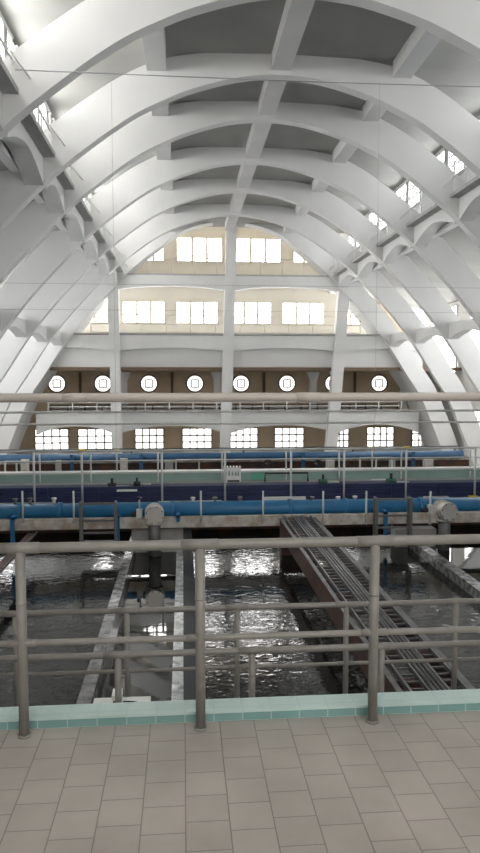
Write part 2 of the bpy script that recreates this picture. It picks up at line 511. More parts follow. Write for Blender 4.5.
# upper wall
yw = 45.5
z_lo = zat(352, yw)
b = MB().box(AX - 9.7, AX + 9.7, yw, yw + 0.3, z_lo, Z(9.75))
tag(b.build('wall_end_upper', 'cream'), 'cream upper end wall with two rows of windows', 'wall', kind='structure')
yl = 47.6
b = MB().box(AX - 15.2, AX + 15.2, yl, yl + 0.3, GROUND, Z(5.6))
tag(b.build('wall_end_lower', 'tan'), 'tan lower end wall with round windows', 'wall', kind='structure')
b = MB().box(AX - 15.2, AX + 15.2, 40.6, yl, zat(371, 44), zat(371, 44) + 0.2)
tag(b.build('ceiling_end_gallery', 'brown'), 'dark brown ceiling above the round windows', 'ceiling', kind='structure')
rows = [('upper row', 239, 261.5, [(134, 163), (177.5, 221.5), (236, 280), (294, 324)]),
        ('second row', 303, 323, [(70, 107), (123.5, 164), (177, 217), (231, 270.5), (283, 323), (340, 372)])]
for nmr, pt, pb, xs in rows:
    for i, (xa, xb) in enumerate(xs):
        A = at(xa, pb, yw - 0.02); B = at(xb, pt, yw - 0.02)
        z0, z1 = zat(pb, yw - 0.02), zat(pt, yw - 0.02)
        window(f'white three-pane window, {ORD[i]} from the left in the {nmr} of the end wall', (A.x, yw - 0.02, z0), (1, 0, 0), B.x - A.x, z1 - z0, 3, 1, 'glowtop' if nmr == 'upper row' else 'glow', 'cream', 0.06, 0.08, 'end wall windows', mull=0.17)
for i, cx in enumerate([57, 103, 149, 195, 241, 287, 333, 379, 425, 471]):
    p = at(cx, 383.3, yl - 0.02)
    round_window(f'round window, {ORD[i]} from the left on the tan end wall', (p.x, yl - 0.02, zat(383.5, yl)), 8.0 * yl / F, 'glowdim', 'round windows')
for i, (xa, xb) in enumerate([(36, 68), (79, 113), (136, 163), (183, 211), (229, 257), (275, 303), (330, 348), (367, 393), (412, 438), (456, 482)]):
    A = at(xa, 447, yl - 0.02); B = at(xb, 429, yl - 0.02)
    z0, z1 = zat(448, yl), zat(428.5, yl)
    window(f'low barred window, {ORD[i]} from the left at the foot of the end wall', (A.x, yl - 0.02, z0), (1, 0, 0), B.x - A.x, z1 - z0, 4, 3, 'glowlo', 'dframe', 0.05, 0.1, 'low end wall windows', mull=0.09)

for s, nm in ((-1, 'left'), (1, 'right')):
    A, B = at(404, 330, yl - 0.02), at(426, 262, yl - 0.02)
    xa, xb = (A.x, B.x) if s > 0 else (2 * AX - B.x, 2 * AX - A.x)
    window(f'tall bright window closing the far end of the {nm} aisle', (xa, yl - 0.02, A.z), (1, 0, 0), xb - xa, B.z - A.z, 2, 4, 'glowaisle', 'frame', 0.08, 0.1, mull=0.06)
# dark pilasters and white pilasters between the round windows
for i, cx in enumerate([80, 172, 264, 355]):
    p = at(cx, 375, yl - 0.1)
    b = MB().box(p.x - 0.09, p.x + 0.09, yl - 0.14, yl, zat(396, yl), zat(372, yl))
    tag(b.build('wall_strip', 'brown'), f'dark vertical strip on the tan end wall, {ORD[i]} from the left', 'wall strip', 'dark wall strips')
for i, cx in enumerate([124, 217, 313, 404]):
    x = xat(cx, 44.5)
    t = thing('gallery_pillar', f'short white pillar under the end gallery, {ORD[i]} from the left', 'pillar', (x, 44.5, zat(412, 44.5)), 'short gallery pillars')
    MB().box(x - 0.2, x + 0.2, 44.3, 44.7, zat(412, 44.5), zat(372, 44.5)).build('shaft', 'beam', t)
    w0, w1 = zat(381, 44.5), zat(372, 44.5)
    MB().hexa([(x - 0.2, 44.28, w0), (x + 0.2, 44.28, w0), (x + 0.2, 44.72, w0), (x - 0.2, 44.72, w0)],
              [(x - 0.42, 44.28, w1), (x + 0.42, 44.28, w1), (x + 0.42, 44.72, w1), (x - 0.42, 44.72, w1)]).build('bracket', 'beam', t)

# columns under the end arch
def column(label, top, bot, w, z1):
    """top/bot: picture points of the axis at YC"""
    T = at(top[0], top[1], YC); B0 = at(bot[0], bot[1], YC)
    d = (T - B0) / (T.z - B0.z)
    B = B0 + d * (GROUND - B0.z)
    T = B0 + d * (z1 - B0.z)
    t = thing('concrete_column', label, 'column', B, 'columns of the end arch')
    a = [(B.x - w / 2, YC - 0.25, B.z), (B.x + w / 2, YC - 0.25, B.z), (B.x + w / 2, YC + 0.3, B.z), (B.x - w / 2, YC + 0.3, B.z)]
    c = [(T.x - w / 2, YC - 0.25, T.z), (T.x + w / 2, YC - 0.25, T.z), (T.x + w / 2, YC + 0.3, T.z), (T.x - w / 2, YC + 0.3, T.z)]
    MB().hexa(a, c).build('shaft', 'beam', t)
    return t
cl = column('straight white column under the left shoulder of the end arch', (113.5, 290), (117, 440), 0.58, Z(5.2))
cm = column('tall white column under the middle of the end arch', (231.5, 235), (225.5, 440), 0.62, Z(8.6))
cr = column('leaning white column under the right shoulder of the end arch', (343, 300), (330, 460), 0.66, Z(5.2))
# beams between the columns
def cross_beam(label, xa, xb, ptop, pmid, pend, y0, y1, m='beam', curve=2.2):
    n = 16
    za, zm, ze = zat(ptop, y0), zat(pmid, y0), zat(pend, y0)
    xs = [xa + (xb - xa) * i / n for i in range(n + 1)]
    lo = [(x, zm + (ze - zm) * abs(2 * i / n - 1) ** curve) for i, x in enumerate(xs)]
    b = MB().strip(lo, [(x, za) for x in xs], 'Y', y0, y1)
    return tag(b.build('cross_beam', m), label, 'beam', 'cross beams of the end wall')
X = [xat(32, 40.5), xat(114, 40.5), xat(229, 40.5), xat(341, 40.5), xat(424, 40.5)]
side = ['left of the straight column', 'left of the middle column', 'right of the middle column', 'right of the leaning column']
for i in range(4):
    if i in (1, 2):
        cross_beam(f'upper arched grey-white beam of the end wall, {side[i]}', X[i], X[i + 1], 276, 286.5, 291, 40.3, 40.75)
    cross_beam(f'second arched white beam of the end wall, {side[i]}', X[i], X[i + 1], 335.5, 348, 352, 40.35, 40.75)
    cross_beam(f'smooth white fascia over the round windows, {side[i]}', X[i], X[i + 1], 347, 367, 371.5, 40.8, 41.0, 'arch')
    cross_beam(f'low haunched grey beam over the ground windows, {side[i]}', X[i], X[i + 1], 413, 425.5, 434, 41.3, 41.7, 'beam')
# gallery slabs
xl, xr = AX - 10.6, AX + 10.6
b = MB().box(AX - 7, AX + 7, 40.3, 45.5, zat(276, 40.3), zat(276, 40.3) + 0.1)
tag(b.build('gallery_slab', 'cat'), 'upper gallery floor below the upper window row', 'floor slab')
b = MB().box(xl, xr, 40.3, 45.5, zat(335, 40.3), zat(335, 40.3) + 0.1)
tag(b.build('gallery_slab', 'cat'), 'gallery floor below the second window row', 'floor slab')
b = MB().box(xl, xr, 41.2, 47.6, zat(413, 41.2), zat(410.5, 41.2))
tag(b.build('gallery_slab', 'white'), 'white edged gallery floor below the round windows', 'floor slab')
def gallery_rail(label, x0, x1, y, z0, zs, n, r=0.03, m='cream', name='gallery_railing'):
    t = thing(name, label, 'railing', ((x0 + x1) / 2, y, z0))
    for z in zs:
        MB().tube([(x0, y, z), (x1, y, z)], r, 8).build('rail', m, t)
    for i in range(n):
        x = x0 + (x1 - x0) * i / (n - 1)
        MB().tube([(x, y, z0), (x, y, zs[0])], r * 1.3, 8).build('post', m, t)
    return t
zg = zat(276, 40.3) + 0.1
gallery_rail('cream railing along the upper end gallery', AX - 4.6, AX + 4.6, 41.7, zg, [zg + 1.1, zg + 0.12], 8, 0.025)
zg = zat(335, 40.3) + 0.1
gallery_rail('cream railing along the second end gallery', AX - 8.1, AX + 8.1, 41.7, zg, [zg + 1.15, zg + 0.6, zg + 0.12], 12, 0.025)
zg = zat(410.5, 41.2)
gallery_rail('white railing in front of the round windows', xl, xr, 41.25, zg, [zg + 0.75, zg + 0.5, zg + 0.25], 16, 0.028, 'white')
t = gallery_rail('dark slatted rail behind the white gallery railing', xl, xr, 42.0, zg, [zg + 0.32, zg + 0.2, zg + 0.08], 22, 0.035, 'dframe')

# ------------------------------------------------------------------ tiled gallery we stand on
b = MB().box(-9, 12, -5, 3.80, -0.35, 0)
tag(b.build('floor', 'floor', loc=(0.0, 0.0, -0.35)), 'beige tiled gallery floor in the foreground', 'floor', kind='structure')
t = thing('trim_1', 'pale teal tiled kerb along the edge of the beige floor', 'kerb', (0, 3.74, 0), kind='structure')
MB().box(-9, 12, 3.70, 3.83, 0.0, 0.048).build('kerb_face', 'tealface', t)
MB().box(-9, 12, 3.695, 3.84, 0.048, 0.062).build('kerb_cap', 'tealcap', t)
b = MB().box(-9, 12, 3.55, 3.85, -3.2, -0.35)
tag(b.build('wall_gallery', 'concrete'), 'concrete wall below the tiled gallery', 'wall', kind='structure')
b = MB().box(-9, 12, 3.85, 6.0, -1.25, -1.07)
tag(b.build('floor_walkway', 'concrete'), 'lower walkway hidden behind the teal kerb', 'floor', kind='structure')

def guard_rail(label, Y, base, xs, rails, m, posts_r, top, ext, couplings):
    t = thing('guard_railing', label, 'railing', (xs[len(xs) // 2], Y, base), 'guard railings at the gallery edge')
    R_ = []
    for i, (z, r) in enumerate(rails):
        ra = MB().tube([(ext[0], Y, z), (ext[1], Y, z)], r, 16).build('top_rail' if i == 0 else 'mid_rail', m, t)
        R_.append(ra)
    for x in xs:
        po = MB().tube([(x, Y, base), (x, Y, top)], posts_r, 16).build('post', m, t)
        if couplings:
            MB().tube([(x, Y, base), (x, Y, base + 0.012)], posts_r * 1.35, 16).build('base_plate', m, po)
        for z, r in rails[couplings:]:
            MB().tube([(x - 0.075, Y, z), (x + 0.075, Y, z)], r * 1.14, 16).build('coupling', m, R_[1])
        z, r = rails[0]
        MB().tube([(x - 0.10, Y, z), (x + 0.10, Y, z)], r * 1.1, 16).build('coupling', m, R_[0])
        MB().tube([(x, Y, z - 0.30 * (1 if couplings else 0.6) ), (x, Y, z - 0.29 * (1 if couplings else 0.6))], posts_r * 1.06, 16).build('weld_ring', m, po)
    return t
px1 = [-2.70, -1.80, -0.855, 0.084, 1.037, 1.98, 2.92]
guard_rail('nearest grey pipe railing with thick top rail, standing on the beige tiles', 3.63, 0.0, px1, [(at(240, 543.7, 3.63).z, 0.027), (at(240, 636.5, 3.63).z, 0.017)], 'rail', 0.0265, 1.0, (-3.5, 3.6), 1)
px3 = [-2.40, -1.44, -0.478, 0.488, 1.45, 2.41]
guard_rail('lower grey pipe railing between the tall railing and the farthest pipe railing', 4.86, -1.07, px3, [(at(240, 651, 4.86).z, 0.024), (at(240, 668, 4.86).z - 0.3, 0.016)], 'rail', 0.024, -0.08, (-3.4, 3.5), 0)
px2 = [-2.36, -1.416, -0.49, 0.452, 1.41, 2.396, 3.34]
guard_rail('slim grey pipe railing on the walkway edge closest to the water', 5.8, -1.07, px2, [(at(240, 607.5, 5.8).z, 0.024), (at(240, 667, 5.8).z, 0.016)], 'rail', 0.024, -0.09, (-3.6, 4.6), 0)

# high pipe across the view, carried by two stands outside the picture
zz = at(240, 397.3, 4.0).z
t = thing('overhead_pipe', 'pale pipe running across the whole view at eye height', 'pipe', (0.3, 4.0, -1.07))
MB().tube([(-3.6, 4.0, zz), (4.2, 4.0, zz)], 0.026, 18).build('pipe', 'railw', t)
for x in (at(75, 397, 4.0).x, at(308, 397, 4.0).x):
    MB().tube([(x - 0.07, 4.0, zz), (x + 0.07, 4.0, zz)], 0.0278, 18).build('coupling', 'railw', t)
for x in (-3.6, 4.2):
    MB().tube([(x, 4.0, -1.07), (x, 4.0, zz)], 0.026, 12).build('stand', 'railw', t)

# white pump box on the lower walkway
t = thing('pump_box', 'small white pump box with curved hose on the lower walkway behind the kerb', 'pump', (at(118, 700, 5.35).x, 5.35, -1.07))
p = at(118, 706, 5.35)
xA, xB = at(92, 706, 5.35).x, at(150, 706, 5.35).x
MB().box(xA, xB, 5.15, 5.5, p.z - 0.03, p.z).build('tray', 'white', t)
for x in (xA + 0.04, xB - 0.04):
    for y in (5.19, 5.46):
        MB().box(x - 0.02, x + 0.02, y - 0.02, y + 0.02, -1.07, p.z - 0.03).build('leg', 'white', t)
MB().box(p.x - 0.05, p.x + 0.045, 5.25, 5.4, p.z, p.z + 0.05).build('motor', 'white', t)
MB().box(p.x - 0.03, p.x + 0.03, 5.27, 5.38, p.z + 0.05, p.z + 0.085).build('motor_body', 'black', t)
MB().box(p.x - 0.04, p.x + 0.035, 5.26, 5.39, p.z + 0.085, p.z + 0.125).build('lid', 'white', t)
hose = [(p.x - 0.05, 5.3, p.z + 0.05)] + [(p.x - 0.05 - 0.15 * math.sin(a), 5.3, p.z + 0.05 - 0.075 * (1 - math.cos(a))) for a in [i * 0.196 for i in range(1, 9)]]
MB().tube(hose, 0.010, 8).build('hose', 'white', t)
hose = [(p.x + 0.045, 5.3, p.z + 0.06)] + [(p.x + 0.045 + 0.17 * math.sin(a), 5.3, p.z + 0.06 - 0.05 * (1 - math.cos(a))) for a in [i * 0.196 for i in range(1, 9)]]
MB().tube(hose, 0.006, 8).build('hose', 'black', t)

# ------------------------------------------------------------------ basins
WZ = Z(-4.54)
YF = 20.0
YL = 17.5
def water(x0, x1, m, label, y0=3.9, y1=YF, nm='basin_water'):
    i = MB()
    i.box(x0, x1, y0, y1, WZ - 0.05, WZ)
    tag(i.build(nm, m, loc=(0, 0, WZ - 0.05)), label, 'water', kind='stuff')
water(-9, -1.43, 'water', 'rippled dark water left of the pale wet divider')
water(-1.24, -0.19, 'calm', 'calm dark water in the channel left of the thin dark wall', nm='channel_water')
water(-0.19, -0.02, 'paintrefl', 'bright narrow strip of water with painted reflection beside the dark wall', nm='channel_water')
water(0.22, 5.9, 'water', 'rippled dark water under the pipe bridge')
water(6.15, 12, 'calm', 'calm dark water right of the right-hand divider', nm='channel_water')
def divider(x0, x1, ztop, m, label, capm=None):
    b = MB().box(x0, x1, 3.9, YF, WZ - 0.4, ztop)
    tag(b.build('divider_wall', m), label, 'wall', 'basin divider walls')
divider(-1.43, -1.24, -2.40, 'wetwall', 'pale wet concrete divider wall left of the calm channel')
divider(-0.02, 0.22, -2.47, 'darkwall', 'dark divider wall right of the calm channel')
divider(5.90, 6.15, -2.40, 'wetwall', 'shiny wet divider wall on the right of the bridge')
b = MB().box(-9, 14, YF, YF + 0.3, WZ - 0.4, WZ + 0.70)
tag(b.build('wall_basin', 'rust'), 'dark rust-stained wall at the far end of the basins', 'wall', kind='structure')
zl = at(240, 516.5, 17.3).z
zb_ = at(240, 526.5, 17.3).z
t = thing('pipe_ledge', 'worn white concrete ledge below the big blue pipe', 'ledge', (2, 17.4, zb_))
MB().box(-9, 14, 17.3, YL, zb_, zl).build('ledge', 'ledge', t)
MB().box(-9, 14, 17.34, YL, zb_ - 0.03, zb_).build('rusty_edge', 'redox', t)
# inlet block in the calm channel
a, c = at(131, 548, 17.3), at(183, 531, 17.3)
b = MB().box(a.x, c.x, 17.55, 17.95, WZ - 0.3, c.z)
tag(b.build('inlet_block', 'concrete'), 'grey concrete inlet block behind the left drop pipe', 'concrete block')
a, c = at(398, 548, 17.3), at(440, 531, 17.3)
b = MB().box(a.x, c.x, 17.55, 17.95, WZ - 0.3, c.z)
tag(b.build('inlet_block', 'concrete'), 'grey concrete inlet block beside the right drop pipe', 'concrete block')

# ------------------------------------------------------------------ pipe bridges
def bridge(x0, x1, ya, yb, label, lab_l, lab_r, lab_p, plain=False):
    zt = -1.74
    t = thing('pipe_bridge', label, 'bridge', ((x0 + x1) / 2, (ya + yb) / 2, zt - 0.5), 'pipe bridges over the basins')
    MB().box(x0, x0 + 0.07, ya, yb, zt - 0.42, zt).build('girder', 'redox', t)
    MB().box(x1 - 0.07, x1, ya, yb, zt - 0.42, zt).build('girder', 'redox', t)
    n = 14
    for i in range(n):
        y = ya + 0.3 + (yb - ya - 0.6) * i / (n - 1)
        MB().box(x0 + 0.07, x1 - 0.07, y - 0.03, y + 0.03, zt - 0.12, zt - 0.02).build('cross_tie', 'redox', t)
    for xx in (x0 + 0.02, x1 - 0.02):
        MB().box(xx - 0.035, xx + 0.035, ya, yb, zt, zt + 0.02).build('flange', 'redox' if plain else 'galv', t)
    for y in (ya + 0.15, yb - 0.15):
        MB().box(x0, x1, y - 0.15, y + 0.15, WZ - 0.2, zt - 0.42).build('pier', 'redox', t)
    if plain:
        MB().box(x0 + 0.07, x1 - 0.07, ya, yb, zt - 0.3, zt - 0.28).build('deck_plate', 'black', t)
        return
    def ladder(xa, xb, lab, nr):
        l = thing('cable_ladder', lab, 'cable ladder', ((xa + xb) / 2, (ya + yb) / 2, zt), 'cable ladders on the bridges')
        for xx in (xa, xb):
            MB().box(xx - 0.014, xx + 0.014, ya, yb, zt, zt + 0.07).build('side_rail', 'galv', l)
        first = None
        for i in range(nr):
            y = ya + 0.1 + (yb - ya - 0.2) * i / (nr - 1)
            if first is None:
                first = MB().box(xa + 0.014, xb - 0.014, y - 0.014, y + 0.014, zt + 0.01, zt + 0.035).build('rung', 'galv', l)
                y00 = y
            else:
                r = first.copy(); C.objects.link(r); r.parent = l
                r.location = first.location + Vector((0, y - y00, 0))
    w = x1 - x0
    ladder(x0 + 0.12, x0 + 0.12 + w * 0.24, lab_l, 60)
    ladder(x1 - 0.12 - w * 0.24, x1 - 0.12, lab_r, 60)
    for i, f in enumerate((0.46, 0.53, 0.60)):
        o = MB().tube([(x0 + w * f, ya, zt + 0.03), (x0 + w * f, yb, zt + 0.03)], 0.026 if i != 1 else 0.018, 10).build('conduit', 'galv')
        tag(o, lab_p[i], 'conduit', 'conduits on the bridges')
bridge(2.45, 3.36, 5.95, 17.3, 'red-brown steel bridge crossing the basin diagonally at right', 'left cable ladder on the right-hand bridge', 'right cable ladder on the right-hand bridge',
       ['left conduit between the cable ladders of the right-hand bridge', 'thin middle conduit between the cable ladders of the right-hand bridge', 'right conduit between the cable ladders of the right-hand bridge'])
t = thing('steel_beam', 'narrow red-brown steel beam at the left edge of the basins', 'beam', (-3.73, 11.6, -2.12))
MB().box(-3.87, -3.64, 5.95, 17.3, -2.02, -2.0).build('top_flange', 'redox', t)
MB().box(-3.77, -3.75, 5.95, 17.3, -2.12, -2.02).build('web', 'redox', t)
MB().box(-3.66, -3.635, 5.95, 17.3, -2.0, -1.96).build('edge_strip', 'dsteel', t)



# ------------------------------------------------------------------ pipe gallery in the middle
YP = 17.75
pc = at(240, 508.5, YP)
t = thing('blue_pipe', 'thick bright blue pipe along the white ledge', 'pipe', (2, YP, pc.z - 0.215))
MB().tube([(-9, YP, pc.z), (14, YP, pc.z)], 0.205, 24).build('pipe', 'blue', t)
for px in (20, 60, 172, 290, 345, 420):
    x = at(px, 508, YP).x
    MB().tube([(x - 0.05, YP, pc.z), (x + 0.05, YP, pc.z)], 0.235, 24).build('pipe_flange', 'blue', t)
for px in (12, 117.5, 386, 178):
    x = at(px, 520, 17.2).x
    zb = at(px, 543 if px != 178 else 522, 17.2).z
    MB().box(x - 0.045, x + 0.045, 17.19, 17.28, zb, pc.z - 0.05).build('support_leg', 'blue', t)
    MB().box(x - 0.045, x + 0.045, 17.19, 17.6, pc.z - 0.10, pc.z - 0.02).build('support_arm', 'blue', t)

def valve(label, cx, cy, rpx, skew):
    Y = 17.0
    p = at(cx, cy, Y)
    r = rpx * Y / F
    t = thing('blank_flange_outlet', label, 'pipe outlet', (p.x, 17.15, WZ), 'steel outlets of the blue pipe')
    d = Vector((skew, -1, 0)).normalized()
    back = p - d * 0.65
    MB().tube([back, p - d * 0.03], r * 0.80, 24).build('stub_pipe', 'steel', t)
    bf = MB().tube([p - d * 0.06, p], r, 28).build('blank_flange', 'steel', t)
    MB().tube([p - d * 0.13, p - d * 0.07], r, 28).build('pipe_flange', 'steel', t)
    MB().tube([p - d * 0.42, p - d * 0.36], r * 1.02, 28).build('pipe_flange', 'steel', t)
    MB().tube([p, p + d * 0.012], r * 0.16, 12).build('hub', 'steel', bf)
    u = d.cross(Vector((0, 0, 1)))
    for k in range(8):
        a = math.pi / 4 * k + 0.3
        c = p + (u * math.cos(a) + Vector((0, 0, 1)) * math.sin(a)) * r * 0.88
        MB().tube([c - d * 0.14, c + d * 0.02], 0.018, 6).build('bolt', 'dsteel', bf)
    q = p - d * 0.26
    MB().tube([(q.x, q.y, WZ - 0.2), (q.x, q.y, q.z)], r * 0.64, 20).build('drop_pipe', 'dsteel', t)
    MB().tube([(q.x, q.y, q.z - r * 1.15), (q.x, q.y, q.z - r * 0.98)], r * 0.86, 20).build('collar', 'steel', t)
valve('steel blank flange and drop pipe on the blue pipe, above the calm channel', 154.5, 515.5, 9.6, 0.05)
valve('larger steel capped elbow with drop pipe at right end of the blue pipe', 449.5, 512, 9.8, 0.12)

def steel_frame(label, pa, pb):
    xa, xb = at(pa, 520, 17.1).x, at(pb, 520, 17.1).x
    zt = at(240, 500.5, 17.1).z
    zb = at(240, 540, 17.1).z
    t = thing('steel_frame', label, 'steel frame', ((xa + xb) / 2, 17.1, zb), 'steel frames over the blue pipe')
    for x in (xa, xb):
        for y in (16.95, 17.16):
            MB().box(x - 0.03, x + 0.03, y - 0.03, y + 0.03, zb, zt + 0.04).build('leg', 'dsteel', t)
        MB().box(x - 0.03, x + 0.03, 16.95, 17.16, zt - 0.03, zt + 0.03).build('side_bar', 'dsteel', t)
    for py in (500.5, 517, 529, 538.5):
        z = at(240, py, 17.1).z
        MB().box(xa, xb, 16.93, 16.98, z - 0.022, z + 0.022).build('cross_bar', 'dsteel', t)
    MB().box(xa, xb, 16.95, 17.3, zb - 0.02, zb + 0.02).build('tread', 'dsteel', t)
steel_frame('grey steel frame over the blue pipe left of the left outlet', 81.5, 116)
steel_frame('grey steel frame over the blue pipe left of the right outlet', 375, 409)

for i, px in enumerate([23, 74, 201, 263, 323, 366, 430]):
    p0, p1 = at(px, 523.5, 17.24), at(px, 491, 17.24)
    b = MB().tube([p0, (p0.x, 17.24, p1.z)], 0.024, 8)
    b.tube([p0 + Vector((0, -0.01, 0.0)), p0 + Vector((0, 0.06, 0))], 0.03, 8)
    tag(b.build('marker_post', 'thin'), f'thin pale post in front of the blue pipe, {ORD[i]} from the left', 'post', 'thin posts before the blue pipe')

# navy trough and teal wall
t = thing('navy_trough', 'long navy trough behind the bright blue pipe', 'trough', (2, 18.9, at(240, 500.5, 18.7).z))
zn0, zn1 = at(240, 500.5, 18.7).z, at(240, 485.5, 18.7).z
zl2 = zn1
for i in range(3):
    a, c = zn0 + (zn1 - zn0) * i / 3, zn0 + (zn1 - zn0) * (i + 1) / 3
    MB().box(-9, 14, 18.7 + 0.02 * i, 19.2, a + 0.008, c).build('side_panel', 'navy', t)
for k in range(-6, 11):
    x = k * 1.35 + 0.4
    MB().box(x - 0.02, x + 0.02, 18.66, 18.7, zn0, zn1).build('stiffener', 'navy', t)
zt1 = at(240, 470.5, 19.6).z
t = thing('parapet', 'pale teal parapet wall behind the navy trough', 'parapet', (2, 19.6, zn1 - 0.05))
MB().box(-9, 14, 19.2, 19.9, zn1 - 0.06, zn1).build('base_slab', 'concrete', t)
MB().box(-9, 14, 19.6, 19.9, zn1, zt1 - 0.05).build('wall', 'tealwall', t)
MB().box(-9, 14, 19.56, 19.95, zt1 - 0.05, zt1).build('coping', 'thin', t)

def mid_rail(label, Y, pxs, pbase, tops, r, yellow, m='thin'):
    zs = [at(240, q, Y).z for q in tops]
    zb = at(240, pbase, Y).z
    t = thing('walkway_railing', label, 'railing', (2, Y, zb), 'railings of the pipe gallery')
    for i, z in enumerate(zs):
        MB().tube([(-9, Y, z), (14, Y, z)], r if i == 0 else r * 0.8, 10).build('top_rail' if i == 0 else 'mid_rail', m, t)
    for px in pxs:
        x = at(px, 475, Y).x
        MB().tube([(x, Y, zb), (x, Y, zs[0])], r, 10).build('post', m, t)
        if px in yellow:
            MB().box(x - 0.09, x + 0.09, Y - 0.04, Y + 0.04, zs[0] + 0.01, zs[0] + 0.05).build('cap', 'yellow', t)
mid_rail('front railing of the pipe gallery with yellow caps', 18.63, [-30, 34, 82, 162, 225, 291, 344, 406, 475, 540], 500.5, [449.7], 0.03, {82, 406})
mid_rail('rear railing of the pipe gallery on the teal parapet', 19.75, [-25, 40, 91, 117, 158, 222, 286, 339, 372, 401, 470, 535], 470.5, [449.9, 459.5], 0.024, {117, 372})
for i, px in enumerate([40, 91, 158, 222, 286, 339, 401, 470]):
    x = at(px, 480, 19.5).x
    z0, z1 = at(px, 489, 19.5).z, at(px, 471, 19.5).z
    tag(MB().tube([(x, 19.5, zn1), (x, 19.5, z1)], 0.024, 8).build('wall_post', 'thin'), f'thin post against the teal parapet, {ORD[i]} from the left', 'post', 'posts on the teal parapet')

# small fittings between pipe and trough
def small(name, label, cat, px, py, w, h, Y, m, d=0.15, base=None, grp=None):
    p = at(px, py, Y)
    W, H = w * Y / F, h * Y / F
    b = MB().box(p.x - W / 2, p.x + W / 2, Y - d / 2, Y + d / 2, (p.z - H / 2) if base is None else base, p.z + H / 2)
    return tag(b.build(name, m), label, cat, grp)
zp = pc.z + 0.205
def actuator(label, px, py, w, h, m):
    Y = YP - 0.05
    p = at(px, py, Y)
    W, H = w * Y / F, h * Y / F
    t = thing('valve_actuator', label, 'actuator', (p.x, Y, p.z - H / 2))
    MB().box(p.x - W / 2, p.x + W / 2, Y - 0.35, Y - 0.12, p.z - H / 2, p.z + H / 2).build('housing', m, t)
    MB().tube([(p.x, Y - 0.23, p.z + H / 2), (p.x, Y - 0.23, p.z + H / 2 + 0.28)], 0.022, 8).build('stem', 'thin', t)
    MB().tube([(p.x, Y - 0.23, p.z + H / 2 + 0.26), (p.x, Y - 0.23, p.z + H / 2 + 0.32)], 0.06, 10).build('cap', 'black', t)
    MB().tube([(p.x - W / 2 - 0.14, Y - 0.23, p.z), (p.x - W / 2, Y - 0.23, p.z)], 0.07, 10).build('connector', 'black', t)
    MB().tube([(p.x, Y - 0.23, p.z - H / 2 - 0.10), (p.x, Y - 0.23, p.z - H / 2)], 0.06, 10).build('gland', 'black', t)
actuator('pale grey valve actuator left of the left steel outlet', 140, 512.5, 5.5, 10, 'thin')
actuator('grey valve actuator left of the right steel outlet', 427, 508.5, 5.5, 11, 'thin')
def motor(label, px, py, s=1.0, m='green'):
    Y = 18.9
    p = at(px, py, Y)
    t = thing('drive_motor', label, 'motor', (p.x, Y, p.z - 0.1), 'small motors on the navy trough')
    MB().tube([(p.x - 0.10 * s, Y, p.z), (p.x + 0.10 * s, Y, p.z)], 0.085 * s, 12).build('motor_body', m, t)
    MB().box(p.x - 0.13 * s, p.x + 0.13 * s, Y - 0.09, Y + 0.15, p.z - 0.13 * s, p.z - 0.08 * s).build('base', 'black', t)
    MB().tube([(p.x, Y, p.z + 0.06), (p.x, Y, p.z + 0.2 * s)], 0.035 * s, 8).build('terminal_box', 'black', t)
    MB().tube([(p.x + 0.1 * s, Y, p.z), (p.x + 0.42 * s, Y, p.z - 0.01)], 0.02, 8).build('shaft', 'thin', t)
motor('dark green motor on the trough above the right steel frame', 391, 482, 1.25)
motor('dark green motor on the trough near the right of the white cover', 323, 482, 1.1)
motor('black motor on the trough right of the left steel frame', 112, 486, 1.1, 'black')
motor('small black motor on the trough beside the left outlet', 137, 484, 0.9, 'black')
small('white_cover', 'long white cover plate on top of the blue pipe above the bridge', 'cover', 284, 499, 44, 4.5, 18.6, 'white', 0.12)
small('grey_tray', 'pale grey strip on the ledge near the right steel outlet', 'tray', 436, 497.5, 26, 2.2, 18.62, 'thin', 0.12)
small('yellow_strip', 'short yellow strip at the right edge above the blue pipe', 'strip', 473, 496.5, 9, 2, 18.6, 'yellow', 0.1)
small('grey_tray', 'pale grey strip on the ledge above the calm channel', 'tray', 190, 502, 64, 2.2, 18.62, 'thin', 0.12)
small('grey_tray', 'pale grey strip on the ledge near the left edge', 'tray', 20, 504, 62, 2, 18.62, 'thin', 0.12)
for i, (px, h) in enumerate([(30, 4), (54, 4), (15, 3), (193, 3.5), (215, 3.5), (338, 3), (240, 4), (355, 4), (312, 3.5)]):
    Y = YP
    p = at(px, 502 - (px / 480) * 3 - h / 2, Y)
    b = MB().tube([(p.x, Y, zp - 0.02), (p.x, Y, p.z)], 0.04, 8)
    b.tube([(p.x, Y, p.z), (p.x, Y, p.z + 0.05)], 0.065, 8)
    tag(b.build('vent_cap', 'thin' if i % 2 else 'dsteel'), f'{"pale" if i % 2 else "dark"} vent cap on top of the big blue pipe, {ORD[sorted([30, 54, 15, 193, 215, 338, 240, 355, 312]).index(px)]} from the left', 'vent cap', 'vent caps on the blue pipe')
